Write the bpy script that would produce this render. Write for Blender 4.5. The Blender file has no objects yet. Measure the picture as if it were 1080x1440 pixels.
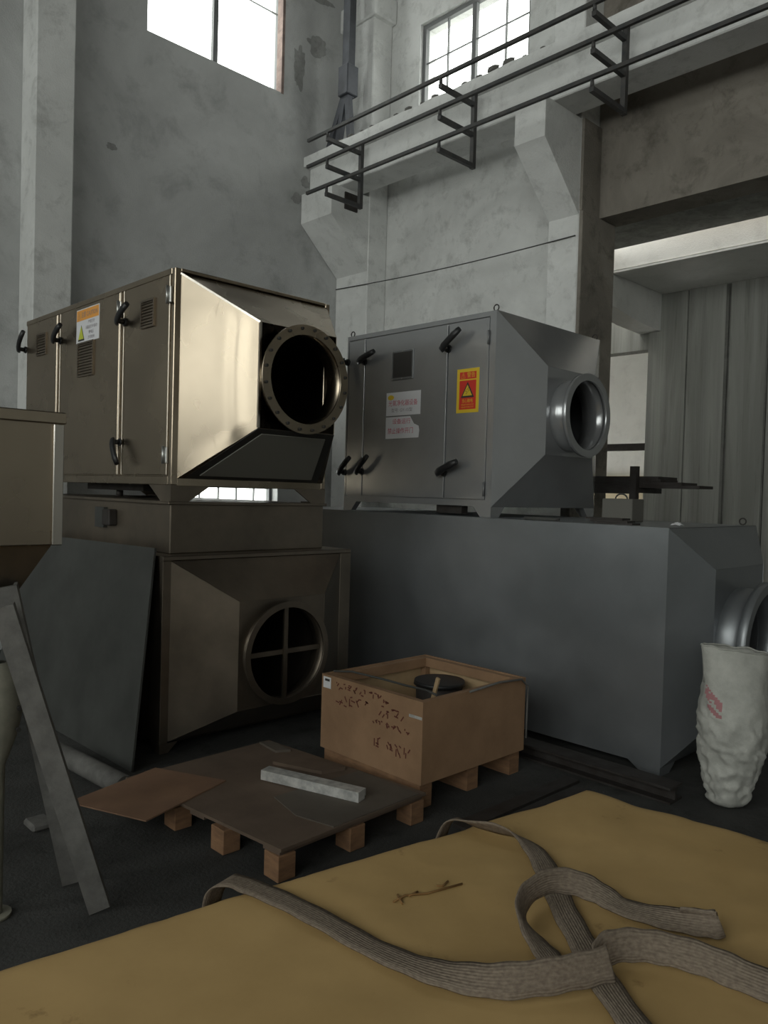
import bpy, bmesh, math, random
from mathutils import Vector, Matrix, noise

random.seed(7)
S = bpy.context.scene
COL = S.collection

# ------------------------------------------------------------------ camera
def make_camera():
    yaw, pitch, roll = math.radians(45.79), math.radians(-1.47), math.radians(1.62)
    cy, sy, cp, sp = math.cos(yaw), math.sin(yaw), math.cos(pitch), math.sin(pitch)
    fw = Vector((cy*cp, sy*cp, sp)); r = Vector((sy, -cy, 0)); u = r.cross(fw)
    r2 = r*math.cos(roll)+u*math.sin(roll); u2 = -r*math.sin(roll)+u*math.cos(roll)
    cam = bpy.data.cameras.new('camera'); o = bpy.data.objects.new('camera', cam); COL.objects.link(o)
    cam.sensor_fit = 'VERTICAL'; cam.sensor_height = 36.0; cam.lens = 1097/1440*36
    cam.clip_start = .05; cam.clip_end = 200
    M = Matrix((r2, u2, -fw)).transposed().to_4x4(); M.translation = (0, 0, 1.6)
    o.matrix_world = M
    S.camera = o
make_camera()

# ------------------------------------------------------------------ sky and light
W = bpy.data.worlds.new('overcast_sky'); S.world = W; W.use_nodes = True
bg = W.node_tree.nodes['Background']; bg.inputs[0].default_value = (1.0, .995, .965, 1); bg.inputs[1].default_value = 7.0
S.view_settings.view_transform = 'Standard'; S.view_settings.look = 'None'
S.view_settings.exposure = -0.3; S.view_settings.gamma = 1.0; S.view_settings.use_curve_mapping = False

def portal(name, loc, normal, sx, sy):
    """daylight portal filling a real opening; normal points into the room"""
    l = bpy.data.lights.new(name, 'AREA'); l.shape = 'RECTANGLE'; l.size = sx; l.size_y = sy
    l.cycles.is_portal = True
    o = bpy.data.objects.new(name, l); COL.objects.link(o); o.location = loc
    n = Vector(normal); z = -n; up = Vector((0, 0, 1)) if abs(n.z) < .9 else Vector((0, 1, 0))
    x = up.cross(z).normalized(); y = z.cross(x)
    M = Matrix((x, y, z)).transposed().to_4x4(); M.translation = loc; o.matrix_world = M

# opening tables: (centre on wall axis, width, z0, z1)
WIN_L = [(3.92, 5.69, 6.38, 8.25)]            # high window in wall_left (along x)
WIN_L_LOW = (4.25, 5.75, 1.25, 1.95)
WIN_R = (5.09, 6.71, 6.2, 7.29)               # high window in wall_right (along y)
NEAR_WINS = [(-8.6, -6.2), (-5.4, -3.0), (-2.2, .0), (.5, 2.6), (4.1, 6.5)]   # wall_near, behind the camera
NEAR_Z = (2.4, 7.2)
portal('window_left_daylight', (4.8, 7.98, 7.31), (0, -1, 0), 1.77, 1.87)
portal('window_right_daylight', (7.1, 5.9, 6.75), (-1, 0, 0), 1.62, 1.09)
for a, b in NEAR_WINS:
    portal('window_near_offscreen', (-7.1, (a+b)/2, sum(NEAR_Z)/2), (1, 0, 0), b-a, NEAR_Z[1]-NEAR_Z[0])
portal('bay_sky_gap_offscreen', (8.09, 1.0, 4.9), (0, 0, -1), .24, 8.0)
portal('outer_room_opening_offscreen', (11.2, 2.95, 2.35), (0, 1, 0), 3.0, 4.1)

# ------------------------------------------------------------------ materials
MATS = {}
def mat(name, col, rough=.6, metal=0., var=None, scale=4., detail=6, bump=0., bscale=None, bdetail=4, spec=.5, stretch=(1, 1, 1), aniso=0., rvar=0., ramp=(.35, .65)):
    if name in MATS: return MATS[name]
    m = bpy.data.materials.new(name); m.use_nodes = True; nt = m.node_tree
    b = nt.nodes['Principled BSDF']
    b.inputs['Roughness'].default_value = rough; b.inputs['Metallic'].default_value = metal
    b.inputs['Specular IOR Level'].default_value = spec
    if aniso: b.inputs['Anisotropic'].default_value = aniso
    c4 = (*col, 1)
    b.inputs['Base Color'].default_value = c4
    if var or bump or rvar:
        tc = nt.nodes.new('ShaderNodeTexCoord'); mp = nt.nodes.new('ShaderNodeMapping')
        mp.inputs['Scale'].default_value = stretch
        nt.links.new(tc.outputs['Object'], mp.inputs[0])
        n = nt.nodes.new('ShaderNodeTexNoise'); n.inputs['Scale'].default_value = scale; n.inputs['Detail'].default_value = detail; n.inputs['Roughness'].default_value = .62
        nt.links.new(mp.outputs[0], n.inputs['Vector'])
        if var:
            cr = nt.nodes.new('ShaderNodeValToRGB')
            cr.color_ramp.elements[0].position, cr.color_ramp.elements[1].position = ramp
            cr.color_ramp.elements[0].color = (*var, 1); cr.color_ramp.elements[1].color = c4
            nt.links.new(n.outputs[0], cr.inputs[0]); nt.links.new(cr.outputs[0], b.inputs['Base Color'])
        if rvar:
            mr = nt.nodes.new('ShaderNodeMapRange'); mr.inputs[1].default_value = .3; mr.inputs[2].default_value = .7
            mr.inputs[3].default_value = rough-rvar; mr.inputs[4].default_value = rough+rvar
            nt.links.new(n.outputs[0], mr.inputs[0]); nt.links.new(mr.outputs[0], b.inputs['Roughness'])
        if bump:
            n2 = nt.nodes.new('ShaderNodeTexNoise'); n2.inputs['Scale'].default_value = bscale or scale*6; n2.inputs['Detail'].default_value = bdetail
            nt.links.new(mp.outputs[0], n2.inputs['Vector'])
            bp = nt.nodes.new('ShaderNodeBump'); bp.inputs['Strength'].default_value = bump; bp.inputs['Distance'].default_value = .01
            nt.links.new(n2.outputs[0], bp.inputs['Height']); nt.links.new(bp.outputs[0], b.inputs['Normal'])
    MATS[name] = m
    return m

def stained(name, base, mid, dark, s1=.9, s2=5., amt=.55, bump=.25, streak=(1, 1, 1), rough=.9):
    """old lime-washed plaster or concrete: two scales of blotches plus fine relief"""
    m = bpy.data.materials.new(name); m.use_nodes = True; nt = m.node_tree; b = nt.nodes['Principled BSDF']
    b.inputs['Roughness'].default_value = rough; b.inputs['Specular IOR Level'].default_value = .2
    tc = nt.nodes.new('ShaderNodeTexCoord'); mp = nt.nodes.new('ShaderNodeMapping'); mp.inputs['Scale'].default_value = streak
    nt.links.new(tc.outputs['Object'], mp.inputs[0])
    def nz(scale, det, rough_, lo, hi, dist=0.):
        n = nt.nodes.new('ShaderNodeTexNoise'); n.inputs['Scale'].default_value = scale; n.inputs['Detail'].default_value = det
        n.inputs['Roughness'].default_value = rough_; n.inputs['Distortion'].default_value = dist
        nt.links.new(mp.outputs[0], n.inputs['Vector'])
        r = nt.nodes.new('ShaderNodeMapRange'); r.inputs[1].default_value = lo; r.inputs[2].default_value = hi
        nt.links.new(n.outputs[0], r.inputs[0]); return r
    a = nz(s1, 8, .65, .38, .62, .6); c = nz(s2, 10, .7, .52, .75, .3); f = nz(60, 6, .6, .3, .7)
    m1 = nt.nodes.new('ShaderNodeMix'); m1.data_type = 'RGBA'; m1.inputs[6].default_value = (*mid, 1); m1.inputs[7].default_value = (*base, 1)
    nt.links.new(a.outputs[0], m1.inputs[0])
    mu = nt.nodes.new('ShaderNodeMath'); mu.operation = 'MULTIPLY'; mu.inputs[1].default_value = amt
    nt.links.new(c.outputs[0], mu.inputs[0])
    m2 = nt.nodes.new('ShaderNodeMix'); m2.data_type = 'RGBA'; m2.inputs[7].default_value = (*dark, 1)
    nt.links.new(mu.outputs[0], m2.inputs[0]); nt.links.new(m1.outputs[2], m2.inputs[6])
    nt.links.new(m2.outputs[2], b.inputs['Base Color'])
    bp = nt.nodes.new('ShaderNodeBump'); bp.inputs['Strength'].default_value = bump; bp.inputs['Distance'].default_value = .012
    ad = nt.nodes.new('ShaderNodeMath'); ad.operation = 'ADD'
    nt.links.new(f.outputs[0], ad.inputs[0]); nt.links.new(c.outputs[0], ad.inputs[1])
    nt.links.new(ad.outputs[0], bp.inputs['Height']); nt.links.new(bp.outputs[0], b.inputs['Normal'])
    MATS[name] = m
    return m

plaster = stained('limewashed_plaster', (.76, .765, .75), (.62, .625, .61), (.26, .26, .245))
plaster_grimy = stained('grimy_plaster', (.58, .585, .578), (.44, .445, .438), (.16, .16, .155), s1=.5, s2=1.9, amt=.5)
concrete_white = stained('whitewashed_concrete', (.82, .825, .81), (.7, .705, .69), (.32, .32, .305), s1=1.4, s2=7, amt=.5)
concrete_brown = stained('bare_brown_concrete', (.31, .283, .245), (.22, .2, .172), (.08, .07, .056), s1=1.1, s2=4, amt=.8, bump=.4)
slab_panel = stained('streaked_slab_concrete', (.36, .362, .335), (.25, .252, .232), (.11, .11, .1), s1=1.5, s2=5, amt=.7, streak=(3, 3, .12))
bay_white = stained('bay_white_paint', (.82, .82, .79), (.74, .74, .71), (.5, .5, .47), s1=1, s2=5, amt=.35)
brick_red = stained('broken_brick', (.3, .23, .2), (.2, .15, .135), (.1, .08, .07), s1=8, s2=20, amt=.6)
floor_mat = stained('dirty_concrete_floor', (.075, .075, .072), (.05, .05, .048), (.02, .02, .019), s1=1.3, s2=6, amt=.7, bump=.3, rough=.75)
roof_mat = mat('dark_roof_boards', (.05, .048, .045), .9)
stainless = mat('brushed_stainless', (.41, .345, .265), .27, 1., var=(.35, .295, .225), scale=1.6, detail=3, rvar=.05, bump=.5, bscale=1.1, bdetail=0, aniso=.35)
stainless_trim = mat('polished_steel_edge', (.62, .58, .52), .22, 1.)
strip_mat = mat('brushed_edge_strip', (.44, .4, .34), .42, 1.)
stainless_dull = mat('dull_smoked_steel', (.25, .21, .165), .42, .85, var=(.17, .145, .115), scale=2.6, detail=8, rvar=.08, bump=.5, bscale=1.2, bdetail=0)
matt_black = mat('matt_black_finish', (.035, .033, .03), .6)
inset_grey = mat('inset_grey_sheet', (.24, .235, .21), .6, .0)
grey_paint = mat('silver_grey_enamel', (.42, .428, .437), .2, .6, var=(.385, .393, .4), scale=3, detail=7, bump=.25, bscale=1.0, bdetail=0, rvar=.04)
grey_dark = mat('grey_enamel_edge', (.2, .205, .21), .45, .5)
box_paint = mat('matt_grey_enamel', (.3, .315, .33), .4, .7, var=(.255, .27, .282), scale=2, detail=8, bump=.03, bscale=20, rvar=.06)
duct_in = mat('duct_inner', (.07, .07, .068), .6, .4)
black_plastic = mat('black_plastic', (.015, .015, .016), .45)
zinc = mat('zinc_hardware', (.5, .5, .48), .35, .9)
steel_dark = mat('rusty_dark_steel', (.055, .05, .047), .6, .3, var=(.035, .028, .024), scale=9, bump=.1)
steel_rail = mat('dark_painted_rail', (.05, .052, .055), .55, .2, var=(.08, .075, .07), scale=14)
steel_blue = mat('blue_grey_steel', (.09, .095, .11), .55, .2, var=(.06, .062, .07), scale=5)
sheet_dark = mat('dark_sheet_metal', (.085, .088, .083), .55, .3, var=(.06, .062, .058), scale=3)
alu = mat('dusty_aluminium', (.72, .71, .68), .5, .4, var=(.42, .42, .41), scale=20)
pipe_mat = mat('pale_dusty_pipe', (.26, .25, .2), .7, 0, var=(.17, .165, .13), scale=9)
plank_mat = mat('grey_weathered_bar', (.17, .165, .155), .75, 0, var=(.11, .107, .1), scale=12, bump=.2)
ply = mat('stained_plywood', (.34, .205, .115), .8, 0, var=(.25, .147, .08), scale=3.5, detail=10, bump=.15, bscale=60, stretch=(1, 1, 1))
ply_in = mat('pale_plywood_inside', (.52, .37, .21), .8, 0, var=(.43, .3, .17), scale=4)
hardboard = mat('brown_hardboard', (.26, .15, .09), .7, 0, var=(.21, .12, .075), scale=5)
pallet_ply = mat('dusty_plywood_sheet', (.15, .105, .075), .85, 0, var=(.1, .07, .05), scale=3, detail=10, bump=.15)
pallet_block = mat('raw_timber_block', (.3, .165, .085), .85, 0, var=(.2, .11, .06), scale=10, stretch=(1, 1, 4), bump=.2)
sheet_brown = mat('dark_brown_sheet', (.12, .1, .08), .8, 0, var=(.09, .075, .06), scale=4)
paper_white = mat('white_label_paper', (.72, .72, .74), .6)
ink_red = mat('red_ink', (.55, .06, .12), .6)
ink_grey = mat('grey_ink', (.25, .22, .24), .6)
ink_marker = mat('red_brown_marker', (.12, .03, .02), .8)
lab_orange = mat('label_orange', (.8, .36, .07), .6)
lab_yellow = mat('label_yellow', (.72, .5, .03), .55)
lab_lime = mat('label_lime_yellow', (.55, .6, .06), .55)
lab_red = mat('label_red', (.62, .035, .02), .55)
cable_mat = mat('old_cable', (.06, .06, .055), .7)
straw_mat = mat('dry_straw', (.22, .12, .04), .9)
frame_mat = mat('old_window_frame', (.16, .165, .165), .7)
rubble_mat = mat('mortar_rubble', (.14, .135, .125), .95)

def glass_mat():
    m = bpy.data.materials.new('dusty_window_glass'); m.use_nodes = True; nt = m.node_tree; nt.nodes.clear()
    out = nt.nodes.new('ShaderNodeOutputMaterial'); tr = nt.nodes.new('ShaderNodeBsdfTransparent'); gl = nt.nodes.new('ShaderNodeBsdfGlossy')
    tr.inputs[0].default_value = (.93, .95, .94, 1); gl.inputs['Roughness'].default_value = .1
    mx = nt.nodes.new('ShaderNodeMixShader'); mx.inputs[0].default_value = .05
    nt.links.new(tr.outputs[0], mx.inputs[1]); nt.links.new(gl.outputs[0], mx.inputs[2]); nt.links.new(mx.outputs[0], out.inputs[0])
    return m
glass = glass_mat()

def tarp_mat():
    m = mat('yellow_tarpaulin', (.52, .35, .15), .72, 0, var=(.43, .285, .115), scale=1.6, detail=8, bump=.12, bscale=9, spec=.3)
    nt = m.node_tree; b = nt.nodes['Principled BSDF']
    tc = nt.nodes.new('ShaderNodeTexCoord')
    n = nt.nodes.new('ShaderNodeTexNoise'); n.inputs['Scale'].default_value = 3.4; n.inputs['Detail'].default_value = 7; n.inputs['Roughness'].default_value = .7
    nt.links.new(tc.outputs['Object'], n.inputs['Vector'])
    r = nt.nodes.new('ShaderNodeMapRange'); r.inputs[1].default_value = .62; r.inputs[2].default_value = .72; r.inputs[4].default_value = .75
    nt.links.new(n.outputs[0], r.inputs[0])
    mx = nt.nodes.new('ShaderNodeMix'); mx.data_type = 'RGBA'; mx.inputs[7].default_value = (.16, .085, .03, 1)
    src = b.inputs['Base Color'].links[0].from_socket
    nt.links.new(r.outputs[0], mx.inputs[0]); nt.links.new(src, mx.inputs[6]); nt.links.new(mx.outputs[2], b.inputs['Base Color'])
    return m
tarp = tarp_mat()

def weave_mat(name, c1, c2, scale, rough=.85):
    m = bpy.data.materials.new(name); m.use_nodes = True; nt = m.node_tree; b = nt.nodes['Principled BSDF']
    b.inputs['Roughness'].default_value = rough; b.inputs['Specular IOR Level'].default_value = .25
    tc = nt.nodes.new('ShaderNodeTexCoord')
    n = nt.nodes.new('ShaderNodeTexNoise'); n.inputs['Scale'].default_value = 9; n.inputs['Detail'].default_value = 8
    nt.links.new(tc.outputs['UV'], n.inputs['Vector'])
    cr = nt.nodes.new('ShaderNodeValToRGB'); cr.color_ramp.elements[0].position = .35; cr.color_ramp.elements[1].position = .65
    cr.color_ramp.elements[0].color = (*c2, 1); cr.color_ramp.elements[1].color = (*c1, 1)
    nt.links.new(n.outputs[0], cr.inputs[0]); nt.links.new(cr.outputs[0], b.inputs['Base Color'])
    w = nt.nodes.new('ShaderNodeTexWave'); w.inputs['Scale'].default_value = scale; w.bands_direction = 'Y'; w.inputs['Distortion'].default_value = .4
    nt.links.new(tc.outputs['UV'], w.inputs['Vector'])
    bp = nt.nodes.new('ShaderNodeBump'); bp.inputs['Strength'].default_value = .35; bp.inputs['Distance'].default_value = .004
    nt.links.new(w.outputs[0], bp.inputs['Height']); nt.links.new(bp.outputs[0], b.inputs['Normal'])
    return m
sling_mat = weave_mat('grey_brown_webbing', (.235, .19, .145), (.15, .118, .09), 3.2)
sack_mat = mat('woven_white_sack', (.52, .52, .48), .7, 0, var=(.36, .36, .33), scale=7, detail=8, bump=.25, bscale=120)
sack_red = mat('faded_red_print', (.42, .2, .21), .75)

# ------------------------------------------------------------------ mesh helpers
def newbm(): return bmesh.new()

def bx(bm, x0, x1, y0, y1, z0, z1, bevel=0., skip=()):
    v = [bm.verts.new((x, y, z)) for z in (z0, z1) for y in (y0, y1) for x in (x0, x1)]
    F = dict(bottom=(0, 2, 3, 1), top=(4, 5, 7, 6), front=(0, 1, 5, 4), back=(2, 6, 7, 3), left=(0, 4, 6, 2), right=(1, 3, 7, 5))
    fs = [bm.faces.new([v[i] for i in F[k]]) for k in F if k not in skip]
    if bevel and not skip:
        es = list({e for f in fs for e in f.edges})
        bmesh.ops.bevel(bm, geom=es, offset=bevel, segments=1, affect='EDGES')
    return fs

def poly(bm, pts):
    return bm.faces.new([bm.verts.new(p) for p in pts])

def slab_poly(bm, pts, off):
    """polygon pts extruded by vector off"""
    off = Vector(off); a = [bm.verts.new(p) for p in pts]; b = [bm.verts.new(Vector(p)+off) for p in pts]
    n = len(pts)
    bm.faces.new(a); bm.faces.new(b[::-1])
    for i in range(n):
        bm.faces.new((a[i], b[i], b[(i+1) % n], a[(i+1) % n]))

def frame_of(d):
    d = Vector(d).normalized(); up = Vector((0, 0, 1)) if abs(d.z) < .9 else Vector((1, 0, 0))
    s = d.cross(up).normalized(); return s, s.cross(d).normalized(), d

def cyl(bm, p0, p1, r0, r1=None, n=16, caps=True):
    r1 = r0 if r1 is None else r1
    p0, p1 = Vector(p0), Vector(p1); s, u, d = frame_of(p1-p0)
    A = [bm.verts.new(p0+(s*math.cos(t)+u*math.sin(t))*r0) for t in [2*math.pi*i/n for i in range(n)]]
    B = [bm.verts.new(p1+(s*math.cos(t)+u*math.sin(t))*r1) for t in [2*math.pi*i/n for i in range(n)]]
    for i in range(n):
        f = bm.faces.new((A[i], A[(i+1) % n], B[(i+1) % n], B[i])); f.smooth = True
    if caps: bm.faces.new(A[::-1]); bm.faces.new(B)

def tube(bm, pts, r, n=8):
    """round tube along a polyline"""
    pts = [Vector(p) for p in pts]; rings = []
    for i, p in enumerate(pts):
        d = pts[min(i+1, len(pts)-1)]-pts[max(i-1, 0)]
        s, u, _ = frame_of(d)
        rings.append([bm.verts.new(p+(s*math.cos(t)+u*math.sin(t))*r) for t in [2*math.pi*k/n for k in range(n)]])
    for a, b in zip(rings, rings[1:]):
        for k in range(n):
            f = bm.faces.new((a[k], a[(k+1) % n], b[(k+1) % n], b[k])); f.smooth = True
    bm.faces.new(rings[0][::-1]); bm.faces.new(rings[-1])

def bar(bm, p0, p1, w, h, up=(0, 0, 1)):
    """rectangular bar from p0 to p1, w across, h along up"""
    p0, p1 = Vector(p0), Vector(p1); d = (p1-p0).normalized(); up = Vector(up)
    s = d.cross(up).normalized(); u = s.cross(d)
    q = [s*a*w/2+u*b*h/2 for a, b in ((-1, -1), (1, -1), (1, 1), (-1, 1))]
    A = [bm.verts.new(p0+k) for k in q]; B = [bm.verts.new(p1+k) for k in q]
    bm.faces.new(A); bm.faces.new(B[::-1])
    for i in range(4): bm.faces.new((A[i], B[i], B[(i+1) % 4], A[(i+1) % 4]))

def ring(bm, c, axis_y0, axis_y1, ro, ri, n=48):
    """annular ring around the Y axis (a flange facing -Y)"""
    cx, cz = c; L = []
    for y in (axis_y0, axis_y1):
        for r in (ro, ri):
            L.append([bm.verts.new((cx+r*math.cos(2*math.pi*i/n), y, cz+r*math.sin(2*math.pi*i/n))) for i in range(n)])
    o0, i0, o1, i1 = L
    for i in range(n):
        j = (i+1) % n
        bm.faces.new((o0[i], o0[j], i0[j], i0[i])); bm.faces.new((o1[j], o1[i], i1[i], i1[j]))
        f = bm.faces.new((o0[j], o0[i], o1[i], o1[j])); f.smooth = True
        f = bm.faces.new((i0[i], i0[j], i1[j], i1[i])); f.smooth = True

def obj(name, bm, m, parent=None, smooth=False, keep=False):
    me = bpy.data.meshes.new(name)
    if not keep: bmesh.ops.recalc_face_normals(bm, faces=bm.faces)
    bm.to_mesh(me); bm.free()
    for k in (m if isinstance(m, (list, tuple)) else [m]): me.materials.append(k)
    if smooth: me.polygons.foreach_set('use_smooth', [True]*len(me.polygons))
    o = bpy.data.objects.new(name, me); COL.objects.link(o)
    adopt(o, parent); return o

def adopt(o, parent):
    if parent is None: return
    o.parent = parent
    if parent.type == 'EMPTY': o.matrix_parent_inverse = Matrix.Translation(-parent.location)

def tag(o, label, cat, group=None):
    o['label'] = label; o['category'] = cat
    if group: o['group'] = group
    return o

def thing(name, loc, label, cat, group=None):
    o = bpy.data.objects.new(name, None); o.empty_display_size = .1; COL.objects.link(o); o.location = loc
    return tag(o, label, cat, group)

def struct(o, label=None):
    o['kind'] = 'structure'
    if label: o['label'] = label
    return o

def shell(name, loc):
    o = bpy.data.objects.new(name, None); COL.objects.link(o); o.location = loc; o['kind'] = 'structure'; return o

def like(o, parent, loc=(0, 0, 0), rot=None):
    c = bpy.data.objects.new(o.name.split('.')[0], o.data); COL.objects.link(c); adopt(c, parent)
    c.location = loc
    if rot is not None: c.rotation_euler = rot
    return c

def boxo(name, m, parent, *a, bevel=0.):
    bm = newbm(); bx(bm, *a, bevel=bevel); return obj(name, bm, m, parent)

def wall_with_holes(bm, axis, plane0, plane1, u0, u1, z0, z1, holes):
    """a thick wall cut by rectangular holes (u0,u1,z0,z1); axis 'x': runs along x, planes are y"""
    us = sorted({u0, u1, *[h[0] for h in holes], *[h[1] for h in holes]}); zs = sorted({z0, z1, *[h[2] for h in holes], *[h[3] for h in holes]})
    for a, b in zip(us, us[1:]):
        for c, d in zip(zs, zs[1:]):
            mu, mz = (a+b)/2, (c+d)/2
            if any(h[0] < mu < h[1] and h[2] < mz < h[3] for h in holes): continue
            if axis == 'x': bx(bm, a, b, plane0, plane1, c, d)
            else: bx(bm, plane0, plane1, a, b, c, d)
    bmesh.ops.remove_doubles(bm, verts=bm.verts, dist=1e-5)
    dup = {}
    for f in list(bm.faces):            # drop the inner faces shared by neighbouring blocks
        dup.setdefault(tuple(sorted(v.index for v in f.verts)), []).append(f)

# ------------------------------------------------------------------ setting
bm = newbm(); bx(bm, -7.2, 13.2, -9.2, 8.1, -.2, 0)
struct(obj('floor', bm, floor_mat), 'dark dirty concrete workshop floor')
bm = newbm(); bx(bm, -7.2, 7.2, -9.2, 8.1, 8.6, 8.8)
struct(obj('ceiling', bm, roof_mat))

bm = newbm(); wall_with_holes(bm, 'x', 7.8, 8.08, -7.2, 7.2, 0, 8.6, [(*WIN_L[0][:2], *WIN_L[0][2:]), WIN_L_LOW])
struct(obj('wall_left', bm, plaster_grimy), 'tall grimy lime-washed plaster wall with a high window')
wl = bpy.data.objects['wall_left']
soot = stained('peeled_dark_plaster', (.36, .36, .35), (.26, .26, .25), (.12, .12, .115), s1=5, s2=14)
for cx_, cz_, rx, rz, sd in ((5.92, 6.8, .09, .24, 1), (6.2, 7.15, .16, .12, 2), (5.95, 5.2, .1, .07, 5), (6.05, 5.42, .07, .06, 6), (3.55, 5.05, .06, .03, 7), (6.1, 7.75, .3, .06, 8)):
    bm = newbm(); pts = []
    for k in range(36):
        a_ = 2*math.pi*k/36; q = 1+.5*noise.noise((math.cos(a_)*1.6, math.sin(a_)*1.6, sd*3.1))+.22*noise.noise((math.cos(a_)*5, math.sin(a_)*5, sd))
        pts.append((cx_+rx*q*math.cos(a_), 7.8, cz_+rz*q*math.sin(a_)))
    cv = bm.verts.new((cx_, 7.796, cz_)); rim = [bm.verts.new((p_[0], 7.797, p_[2])) for p_ in pts]
    for k in range(36): bm.faces.new((cv, rim[k], rim[(k+1) % 36]))
    obj('peeled_patch', bm, soot, wl)
bm = newbm(); wall_with_holes(bm, 'y', 6.92, 7.2, 4.2, 7.8, 0, 8.6, [WIN_R])
struct(obj('wall_right', bm, plaster), 'pale plastered wall between two pilasters')
bm = newbm(); bx(bm, 6.92, 7.25, -9.2, 4.2, 4.37, 8.6)
struct(obj('wall_over_opening', bm, concrete_brown), 'stained brown wall above the wide opening')
bm = newbm(); bx(bm, 6.92, 7.25, -9.2, -3.0, 0, 4.37)
struct(obj('wall_right_rear', bm, plaster))
bm = newbm(); wall_with_holes(bm, 'y', -7.2, -7.0, -9.2, 8.1, 0, 8.6, [(a, b, *NEAR_Z) for a, b in NEAR_WINS])
struct(obj('wall_near', bm, plaster))
bm = newbm(); bx(bm, -7.2, 7.2, -9.2, -9.0, 0, 8.6)
struct(obj('wall_rear', bm, plaster))
def window(name, axis, plane, u0, u1, z0, z1, mull, thin_u, thin_z, label, f=.05, fm=frame_mat):
    """steel window set in an opening; panes between bars are separate pieces"""
    r = shell(name, (u0, plane, z0) if axis == 'x' else (plane, u0, z0)); r['label'] = label
    def b(nm, a0, a1, c0, c1, dep, m):
        bm = newbm()
        if axis == 'x': bx(bm, a0, a1, plane-dep/2, plane+dep/2, c0, c1)
        else: bx(bm, plane-dep/2, plane+dep/2, a0, a1, c0, c1)
        return obj(nm, bm, m, r)
    bm = newbm()
    for q in ((u0, u1, z0, z0+f), (u0, u1, z1-f, z1), (u0, u0+f, z0+f, z1-f), (u1-f, u1, z0+f, z1-f)):
        if axis == 'x': bx(bm, q[0], q[1], plane-.03, plane+.03, q[2], q[3])
        else: bx(bm, plane-.03, plane+.03, q[0], q[1], q[2], q[3])
    obj('window_frame', bm, fm, r)
    for m_ in mull: b('mullion', m_-.03, m_+.03, z0+f, z1-f, .05, fm)
    for t in thin_u: b('glazing_bar', t-.006, t+.006, z0+f, z1-f, .03, fm)
    for t in thin_z: b('glazing_bar', u0+f, u1-f, t-.005, t+.005, .02, fm)
    us = sorted([u0+f, u1-f, *mull, *thin_u]); zs = sorted([z0+f, z1-f, *thin_z])
    for a0, a1 in zip(us, us[1:]):
        for c0, c1 in zip(zs, zs[1:]): b('pane', a0, a1, c0, c1, .004, glass)
    return r

window('window_1', 'x', 7.92, 3.92, 5.69, 6.38, 8.25, [4.8], [], [7.35, 7.85], 'overexposed high window with one mullion in the grimy plaster wall', f=.03)
bm = newbm(); bx(bm, 5.655, 5.692, 7.795, 7.9, 6.37, 8.25)
struct(obj('trim_1', bm, brick_red), 'broken reddish brick reveal beside the high window')
window('window_2', 'y', 7.0, 5.09, 6.71, 6.2, 7.29, [5.91], [5.46, 6.32], [6.83], 'high steel window with thin glazing bars above the crane beam')
window('window_3', 'x', 7.95, *WIN_L_LOW[:2], *WIN_L_LOW[2:], [], [4.5, 4.75, 5.0, 5.25, 5.5], [1.6], 'low barred window glimpsed under the stainless machine', f=.04)
for i, (a, b) in enumerate(NEAR_WINS):
    window('window_%d' % (i+4), 'y', -7.1, a, b, *NEAR_Z, [(a+b)/2], [], [3.6, 4.8, 6.0], 'tall window in the wall across the hall')

# pilasters with crane corbels
bm = newbm(); bx(bm, 6.6, 6.92, 7.2, 7.8, 0, 8.6, bevel=.012)
struct(obj('trim_2', bm, concrete_white), 'pale pilaster in the corner of the hall')
bm = newbm(); slab_poly(bm, [(6.61, 7.21, 4.33), (6.0, 7.21, 4.89), (6.0, 7.21, 5.25), (6.61, 7.21, 5.25)], (0, .58, 0))
struct(obj('trim_3', bm, concrete_white), 'sloping concrete corbel on the corner pilaster')
bm = newbm(); bx(bm, 6.6, 6.92, 4.2, 4.55, 0, 8.6, bevel=.01)
struct(obj('trim_4', bm, concrete_white), 'pale pilaster beside the wide opening')
bm = newbm(); slab_poly(bm, [(6.61, 4.205, 4.33), (6.0, 4.205, 4.89), (6.0, 4.205, 5.25), (6.61, 4.205, 5.25)], (0, .34, 0))
struct(obj('trim_5', bm, concrete_white), 'sloping concrete corbel on the pilaster beside the opening')
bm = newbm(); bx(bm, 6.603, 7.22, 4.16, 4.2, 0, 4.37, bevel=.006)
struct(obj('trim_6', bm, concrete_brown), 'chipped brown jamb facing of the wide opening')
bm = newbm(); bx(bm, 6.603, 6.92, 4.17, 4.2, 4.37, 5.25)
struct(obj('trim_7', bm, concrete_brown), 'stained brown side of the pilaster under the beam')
bm = newbm(); bx(bm, 2.67, 3.03, 7.45, 7.8, 0, 8.6, bevel=.012)
struct(obj('trim_8', bm, plaster), 'plain pilaster on the grimy plaster wall')
bm = newbm(); bx(bm, 6.55, 6.92, 7.12, 7.8, 7.45, 7.75, bevel=.02)
struct(obj('trim_9', bm, concrete_white), 'thickened head of the corner pilaster')
# lower flange edge of the lintel
bm = newbm(); bx(bm, 7.25, 7.98, -3.0, 5.6, 4.40, 4.47)
struct(obj('trim_10', bm, slab_panel), 'grey roof slab behind the lintel')

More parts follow.
